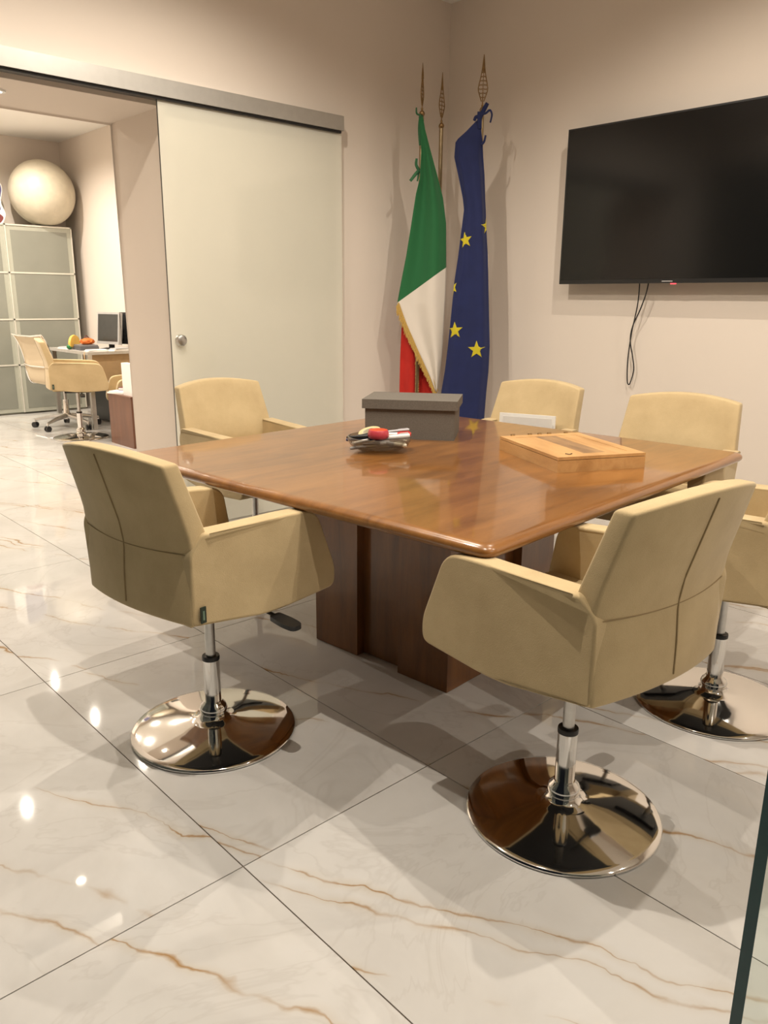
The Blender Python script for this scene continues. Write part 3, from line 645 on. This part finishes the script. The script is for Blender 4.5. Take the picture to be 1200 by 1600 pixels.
pens = [(-0.045, -0.035, 0.020, 0.13, 0.0055, 25, 3, ('grey', 'white'), 'grey pen with white cap low at the front left of the bowl'),
        (-0.055, 0.01, 0.044, 0.135, 0.006, 12, 6, ('blue', 'blue'), 'dark blue pen lying left of the red puck'),
        (-0.06, -0.005, 0.050, 0.12, 0.0055, -8, 5, ('black', 'black'), 'black pen sticking out over the bowl left rim'),
        (-0.05, -0.015, 0.038, 0.125, 0.005, 40, 4, ('white', 'blue'), 'white pen with blue cap crossing at the bowl left'),
        (0.055, -0.01, 0.050, 0.11, 0.0085, 6, 5, ('white', 'white'), 'thick white marker lying right of the red puck'),
        (0.05, 0.02, 0.054, 0.13, 0.008, -4, 2, ('white', 'red'), 'white marker with red cap at the bowl right rim'),
        (0.045, 0.045, 0.062, 0.13, 0.0045, 8, 5, ('silver', 'silver'), 'thin silver pen on top at the rear of the bowl'),
        (0.02, -0.045, 0.022, 0.14, 0.005, -6, 2, ('olive', 'black'), 'olive pencil seen through the bowl front'),
        (0.04, -0.05, 0.034, 0.12, 0.0065, -20, -4, ('grey', 'cream'), 'grey marker with cream cap leaning on the bowl front right'),
        (-0.01, -0.055, 0.034, 0.10, 0.005, 15, 2, ('black', 'silver'), 'black pen with silver cap in front of the red puck'),
        (-0.03, 0.03, 0.054, 0.12, 0.0055, 30, 4, ('black', 'white'), 'black pen with white cap behind the red puck')]
for a_ in pens: pen(*a_)
o = thing('tape_roll', 'roll of beige masking tape standing in the bowl rear left', 'tape roll', Vector((BX, BY, ZT+0.052))-PR*0.035+PF*0.05, YAW-math.pi/2)
bm = B(); lathe(bm, [(0.026, -0.010), (0.042, -0.010), (0.042, 0.010), (0.026, 0.010), (0.026, -0.010)], 32); ob = obj('tape', bm, PENM['beige'], o); ob.rotation_euler = (R(14), R(-13), 0)
bm = B(); lathe(bm, [(0.0245, -0.0105), (0.0262, -0.0105), (0.0262, 0.0105), (0.0245, 0.0105), (0.0245, -0.0105)], 32); ob = obj('core', bm, PENM['cream'], o); ob.rotation_euler = (R(14), R(-13), 0)
o = thing('red_puck', 'round red and orange plastic puck on top of the pens', 'puck', Vector((BX, BY, ZT+0.047))-PR*0.004-PF*0.02, YAW-math.pi/2)
bm = B(); lathe(bm, [(0.001, 0.0), (0.032, 0.0), (0.0375, 0.006), (0.0385, 0.016), (0.0355, 0.028), (0.0335, 0.031)], 32); obj('side', bm, PENM['pink'], o, smooth=50)
bm = B(); lathe(bm, [(0.0333, 0.0305), (0.028, 0.0325), (0.001, 0.033)], 32); obj('top', bm, plain('orange_red_plastic', (0.62, 0.07, 0.02, 1), 0.4), o)

# ------------------------------------------------------------------ back office
cab = thing('glass_cabinet', 'tall office cabinet with frosted glass sliding doors and pale frames', 'cabinet', (2.98, 9.03, 0))
CH = 1.98
bm = bbox(-0.72, 0.71, 0.05, 0.41, 0.0, CH, 0.002, 1); obj('body', bm, M['cabframe'], cab, smooth=0)
def cab_door(x0, x1, y):
    bm = bbox(x0, x1, y, y+0.02, 0.02, CH-0.005, 0.001, 1); d = obj('door', bm, M['cabframe'], cab, smooth=0)
    rows = [0.05, 0.53, 1.01, 1.49, CH-0.05]
    for k in range(4):
        bm = B(); box(bm, x0+0.055, x1-0.055, y-0.003, y+0.001, rows[k]+0.012, rows[k+1]-0.012); obj('pane', bm, M['cabglass'], d, smooth=0)
        if k:
            bm = B(); box(bm, x0, x1, y-0.008, y, rows[k]-0.008, rows[k]+0.008); obj('rail', bm, M['cabedge'], d, smooth=0)
    for xa in (x0, x1-0.012):
        bm = B(); box(bm, xa, xa+0.012, y-0.008, y, 0.02, CH-0.005); obj('stile_edge', bm, M['cabedge'], d, smooth=0)
    bm = B(); box(bm, x0, x1, y-0.008, y, CH-0.018, CH-0.004); obj('top_edge', bm, M['cabedge'], d, smooth=0)
cab_door(0.0, 0.70, 0.0); cab_door(-0.71, 0.01, 0.024)

gl = thing('paper_globe', 'large round cream paper globe on top of the cabinet', 'globe', (3.44, 9.12, CH))
bm = B(); bmesh.ops.create_uvsphere(bm, u_segments=40, v_segments=24, radius=0.335); bmesh.ops.translate(bm, verts=bm.verts, vec=(0, 0, 0.333))
for v in bm.verts:
    if v.co.z < 0.004: v.co.z = 0.004
gm = plain('cream_paper_globe', (0.62, 0.56, 0.44, 1), 0.42, 0, 0.06, 14, 0.4, 0, 0.25)
obj('shade', bm, gm, gl, smooth=80)
bm = B(); lathe(bm, [(0.05, 0.0), (0.06, 0.004), (0.06, 0.02), (0.04, 0.024)], 24); obj('ring_foot', bm, M['cabedge'], gl)

ps = thing('picture_board', 'cut out board in violet and maroon on the cabinet top at left edge', 'picture', (2.925, 9.20, CH), R(-6))
bm = B(); ol = rounded([(-0.22, 0.0), (0.10, 0.0), (0.145, 0.10), (0.10, 0.22), (0.14, 0.36), (0.08, 0.50), (-0.1, 0.56), (-0.22, 0.45)], [0.01, 0.03, 0.03, 0.05, 0.06, 0.06, 0.08, 0.05], 5)
prism(bm, ol, lambda x, z: (x, 0.0, z), lambda x, z: (x, 0.012, z)); obj('board', bm, M['paper'], ps, smooth=0)
bm = B(); prism(bm, rounded([(-0.1, 0.135), (0.098, 0.135), (0.092, 0.22), (0.132, 0.36), (0.075, 0.49), (-0.1, 0.53)], [0.02, 0.02, 0.04, 0.05, 0.05, 0.05], 5), lambda x, z: (x, -0.002, z), lambda x, z: (x, 0.0, z)); obj('violet_patch', bm, plain('violet_print', (0.07, 0.065, 0.17, 1), 0.6), ps, smooth=0)
bm = B(); prism(bm, rounded([(-0.08, 0.005), (0.08, 0.005), (0.125, 0.07), (0.07, 0.11), (-0.08, 0.09)], [0.02, 0.03, 0.03, 0.02, 0.02], 5), lambda x, z: (x, -0.002, z), lambda x, z: (x, 0.0, z)); obj('maroon_patch', bm, plain('maroon_print', (0.16, 0.03, 0.03, 1), 0.6), ps, smooth=0)

desk = thing('office_desk', 'office desk covered with papers against the back office wall', 'desk', (3.44, 7.98, 0))
bm = bbox(-0.34, 0.34, -0.50, 0.46, 0.715, 0.742, 0.003, 1); obj('desktop', bm, plain('grey_desktop', (0.42, 0.40, 0.37, 1), 0.35), desk, smooth=0)
bm = bbox(-0.30, 0.32, -0.46, -0.435, 0.46, 0.715, 0.002, 1); obj('modesty_panel', bm, plain('tan_panel', (0.42, 0.29, 0.155, 1), 0.5), desk, smooth=0)
for x in (-0.31, 0.31):
    for y in (-0.46, 0.42):
        bm = bbox(x-0.02, x+0.02, y-0.02, y+0.02, 0.001, 0.715, 0.003, 1); obj('leg', bm, M['steel'], desk, smooth=0)
def monitor(label, x, y, rz, scr, frame):
    t = thing('computer_monitor', label, 'monitor', (x, y, 0.742), rz)      # faces local -y
    bm = B(); lathe(bm, [(0.001, 0), (0.09, 0), (0.09, 0.006), (0.03, 0.018), (0.001, 0.02)], 24); obj('foot', bm, M['black'], t)
    bm = bbox(-0.03, 0.03, 0.02, 0.045, 0.008, 0.20, 0.004, 1); obj('stand', bm, M['black'], t, smooth=0)
    bm = bbox(-0.175, 0.175, -0.02, 0.02, 0.05, 0.36, 0.006, 2); hd = obj('housing', bm, frame, t)
    bm = B(); box(bm, -0.157, 0.157, -0.0215, -0.019, 0.078, 0.342); obj('screen', bm, scr, hd, smooth=0)
    bm = bbox(-0.175, 0.175, 0.0205, 0.03, 0.06, 0.35, 0.003, 1); obj('rear_cover', bm, M['black'], t, smooth=0)
    hd.rotation_euler = (R(-6), 0, 0)
scrm = plain('dark_monitor_screen', (0.035, 0.037, 0.035, 1), 0.25)
monitor('silver framed flat monitor on the office desk with dark screen', 3.46, 7.80, R(-78), scrm, plain('silver_plastic', (0.38, 0.37, 0.36, 1), 0.4))
monitor('black flat monitor half hidden by the wall corner', 3.64, 7.64, R(-70), plain('black_monitor_screen', (0.012, 0.013, 0.014, 1), 0.2), M['black'])
def slabthing(name, label, cat, x, y, z, lx, ly, lz, rz, mat, group=None):
    o = thing(name, label, cat, (x, y, z), R(rz), group)
    bm = bbox(-lx/2, lx/2, -ly/2, ly/2, 0, lz*0.55, 0.001, 1); obj('lower_sheets', bm, M['paper'], o, smooth=0)
    bm = bbox(-lx/2+0.01, lx/2, -ly/2, ly/2-0.012, lz*0.55, lz, 0.001, 1); obj('top_sheet', bm, mat, o, smooth=0, rot=(0, 0, R(4)))
slabthing('paper_pile', 'loose white papers at the near edge of the office desk', 'papers', 3.22, 7.56, 0.742, 0.19, 0.13, 0.018, -10, M['paper'], 'papers on the desk')
slabthing('paper_pile', 'grey paper pile in front of the silver monitor', 'papers', 3.44, 7.54, 0.742, 0.17, 0.10, 0.026, 12, M['paper2'], 'papers on the desk')
slabthing('paper_pile', 'papers at the far left end of the office desk', 'papers', 3.20, 8.12, 0.742, 0.15, 0.24, 0.02, 8, M['paper2'], 'papers on the desk')
bx = thing('letter_tray', 'dark grey flat box on the desk left of the monitor', 'tray', (3.25, 7.86, 0.742), R(-5))
bm = bbox(-0.09, 0.09, -0.11, 0.11, 0, 0.035, 0.003, 1); obj('base', bm, plain('slate_plastic', (0.10, 0.10, 0.11, 1), 0.5), bx, smooth=0)
bm = bbox(-0.085, 0.085, -0.105, 0.105, 0.036, 0.05, 0.002, 1); obj('upper', bm, plain('slate_plastic_light', (0.17, 0.165, 0.17, 1), 0.5), bx, smooth=0)
og = thing('orange_pouch', 'crumpled orange pouch on top of the dark tray', 'pouch', (3.27, 7.87, 0.793), R(20))
bm = B(); bmesh.ops.create_icosphere(bm, subdivisions=3, radius=1.0)
for v in bm.verts:
    k = 1+0.16*math.sin(v.co.x*9+v.co.y*5)*math.cos(v.co.z*7); v.co = Vector((v.co.x*0.075*k, v.co.y*0.06*k, max(0, 0.028+v.co.z*0.032*k)))
obj('bag', bm, plain('orange_cloth', (0.60, 0.14, 0.02, 1), 0.7), og, smooth=60)
bm = B(); tube(bm, smoothpts([(-0.04, 0, 0.05), (0, 0.01, 0.085), (0.04, 0, 0.05)], 5), 0.004, 6); obj('strap', bm, plain('brown_strap', (0.12, 0.03, 0.02, 1), 0.6), og)
yl = thing('yellow_disc', 'upright round yellow disc on the desk behind the tray', 'disc', (3.20, 8.02, 0.764), R(35))
bm = B(); lathe(bm, [(0.001, -0.012), (0.085, -0.012), (0.088, 0.0), (0.085, 0.012), (0.001, 0.012)], 30, (0, 0, 0.03), 'y')
bmesh.ops.bisect_plane(bm, geom=bm.verts[:]+bm.edges[:]+bm.faces[:], plane_co=(0, 0, 0), plane_no=(0, 0, -1), clear_outer=True); obj('disc', bm, plain('yellow_plastic', (0.72, 0.46, 0.08, 1), 0.5), yl)
bm = bbox(-0.03, 0.03, -0.03, 0.03, 0, 0.006, 0.001, 1); obj('foot', bm, plain('yellow_foot', (0.6, 0.36, 0.06, 1), 0.5), yl, smooth=0)
gn = thing('green_ball', 'small green ball at the left of the yellow disc', 'ball', (3.135, 7.99, 0.742))
bm = B(); bmesh.ops.create_uvsphere(bm, u_segments=16, v_segments=10, radius=0.026); bmesh.ops.translate(bm, verts=bm.verts, vec=(0, 0, 0.026)); obj('sphere', bm, plain('green_plastic', (0.02, 0.16, 0.05, 1), 0.4), gn)
bm = B(); lathe(bm, [(0.008, 0.050), (0.008, 0.056), (0.003, 0.058)], 12); obj('stub', bm, M['black'], gn)

lc = thing('brown_cabinet', 'low brown wooden cabinet end beside the wall corner', 'cabinet', (2.945, 6.30, 0))
bm = bbox(0.0, 0.40, 0.0, 0.44, 0.0, 0.425, 0.003, 1); obj('carcass', bm, M['brownwood'], lc, smooth=0)
bm = bbox(-0.006, 0.40, -0.006, 0.446, 0.4255, 0.44, 0.002, 1); obj('top_board', bm, M['brownwood'], lc, smooth=0)
slabthing('paper_pile', 'untidy white papers on top of the low brown cabinet', 'papers', 3.035, 6.63, 0.44, 0.19, 0.19, 0.022, 18, M['paper'])
bs = thing('maroon_book', 'small maroon book lying on the papers of the brown cabinet', 'book', (3.09, 6.63, 0.4625), R(30))
bm = bbox(-0.05, 0.05, -0.07, 0.07, 0.004, 0.02, 0.001, 1); obj('pages', bm, M['paper'], bs, smooth=0)
mb = plain('maroon_cover', (0.16, 0.03, 0.04, 1), 0.5)
for z in (0.0, 0.0205):
    bm = bbox(-0.052, 0.052, -0.073, 0.073, z, z+0.0035, 0.0008, 1); obj('cover', bm, mb, bs, smooth=0)
ws = thing('binder_stack', 'upright white binders on the brown cabinet next to the wall', 'binders', (3.035, 6.40, 0.44))
for k in range(3):
    bm = bbox(-0.06+k*0.062, -0.002+k*0.062, -0.10, 0.10, 0, 0.27-0.015*k, 0.003, 1); obj('binder', bm, M['paper'], ws, smooth=0)
pc = thing('computer_tower', 'black computer tower on the floor under the desk', 'computer', (3.52, 8.02, 0))
bm = bbox(-0.09, 0.09, -0.21, 0.21, 0.012, 0.42, 0.006, 2); obj('case', bm, M['black'], pc)
bm = bbox(-0.096, -0.0905, -0.19, 0.19, 0.03, 0.40, 0.002, 1); obj('side_panel', bm, M['tvbody'], pc, smooth=0)
for y in (-0.16, 0.16):
    bm = bbox(-0.08, 0.08, y-0.02, y+0.02, 0.0, 0.012, 0.001, 1); obj('foot', bm, M['rubber'], pc, smooth=0)
bm = B(); tube(bm, smoothpts([(3.08, 7.50, 0.738), (3.06, 7.46, 0.70), (3.06, 7.44, 0.55), (3.09, 7.43, 0.47), (3.16, 7.44, 0.44), (3.25, 7.5, 0.46)], 8), 0.006, 8); tag(obj('desk_cable', bm, plain('tan_cable', (0.36, 0.24, 0.13, 1), 0.5)), 'tan cable looping down from the desk edge', 'cable')

# mesh-backed office chair
oc = thing('office_chair', 'cream mesh office chair with chrome frame on castors', 'chair', (2.985, 7.83, 0), R(12))
for k in range(5):
    a_ = R(72*k+58); c, s = math.cos(a_), math.sin(a_)
    bm = B(); tube(bm, [(0.03*c, 0.03*s, 0.115), (0.18*c, 0.18*s, 0.10), (0.31*c, 0.31*s, 0.075)], 0.015, 8, [0.026, 0.02, 0.013]); lg = obj('leg', bm, M['steel'], oc)
    bm = B(); lathe(bm, [(0.012, -0.024), (0.027, -0.022), (0.027, -0.006), (0.012, -0.004), (0.012, 0.004), (0.027, 0.006), (0.027, 0.022), (0.012, 0.024)], 18, (0, 0, 0), 'x')
    cs = obj('castor', bm, M['black'], lg); cs.location = (0.31*c, 0.31*s, 0.0275); cs.rotation_euler = (0, 0, a_+1.2)
    bm = B(); lathe(bm, [(0.008, 0.03), (0.008, 0.085)], 10); o = obj('castor_pin', bm, M['chrome'], lg); o.location = (0.31*c, 0.31*s, 0)
bm = B(); lathe(bm, [(0.034, 0.085), (0.036, 0.135), (0.028, 0.15), (0.026, 0.27), (0.026, 0.275)], 24); obj('outer_tube', bm, M['chrome'], oc)
bm = B(); lathe(bm, [(0.014, 0.27), (0.014, 0.42)], 18); obj('rod', bm, M['steel'], oc)
side = [(0.24, 0.462), (0.10, 0.452), (-0.14, 0.440), (-0.205, 0.462), (-0.235, 0.55), (-0.245, 0.68), (-0.285, 0.82), (-0.335, 0.905)]
cm = plain('cream_mesh', (0.66, 0.55, 0.39, 1), 0.8, 0, 0.05, 300, 0.3, 0, 0.3)
for y in (-0.225, 0.225):
    bm = B(); tube(bm, smoothpts([(x, y, z) for x, z in side], 6), 0.011, 8); obj('side_rail', bm, M['chrome'], oc)
pp = smoothpts([(x, 0, z) for x, z in side], 6)
def strip(name, P):
    bm = B(); g = [[bm.verts.new((p.x, -0.215+0.43*k/8, p.z-0.012*(1-abs(k-4)/4)**0.7)) for k in range(9)] for p in P]
    for i in range(len(P)-1):
        for k in range(8): bm.faces.new((g[i][k], g[i][k+1], g[i+1][k+1], g[i+1][k]))
    solid(obj(name, bm, cm, oc, smooth=80), 0.008)
strip('seat', pp[:19]); strip('backrest', pp[18:])
for x, z in ((-0.335, 0.905), (-0.24, 0.62), (0.05, 0.436)):
    bm = B(); tube(bm, [(x-0.006, -0.235, z), (x-0.02, -0.1, z-0.012), (x-0.02, 0.1, z-0.012), (x-0.006, 0.235, z)], 0.009, 8); obj('cross_bar', bm, M['chrome'], oc)
for y in (-0.27, 0.27):
    bm = B(); tube(bm, smoothpts([(-0.23, y*0.86, 0.60), (-0.16, y, 0.645), (0.06, y, 0.645), (0.10, y, 0.60), (0.06, y*0.86, 0.455)], 6), 0.010, 8); obj('armrest', bm, M['chrome'], oc)
bm = bbox(-0.09, 0.09, -0.07, 0.07, 0.405, 0.435, 0.004, 1); obj('mechanism', bm, M['black'], oc)
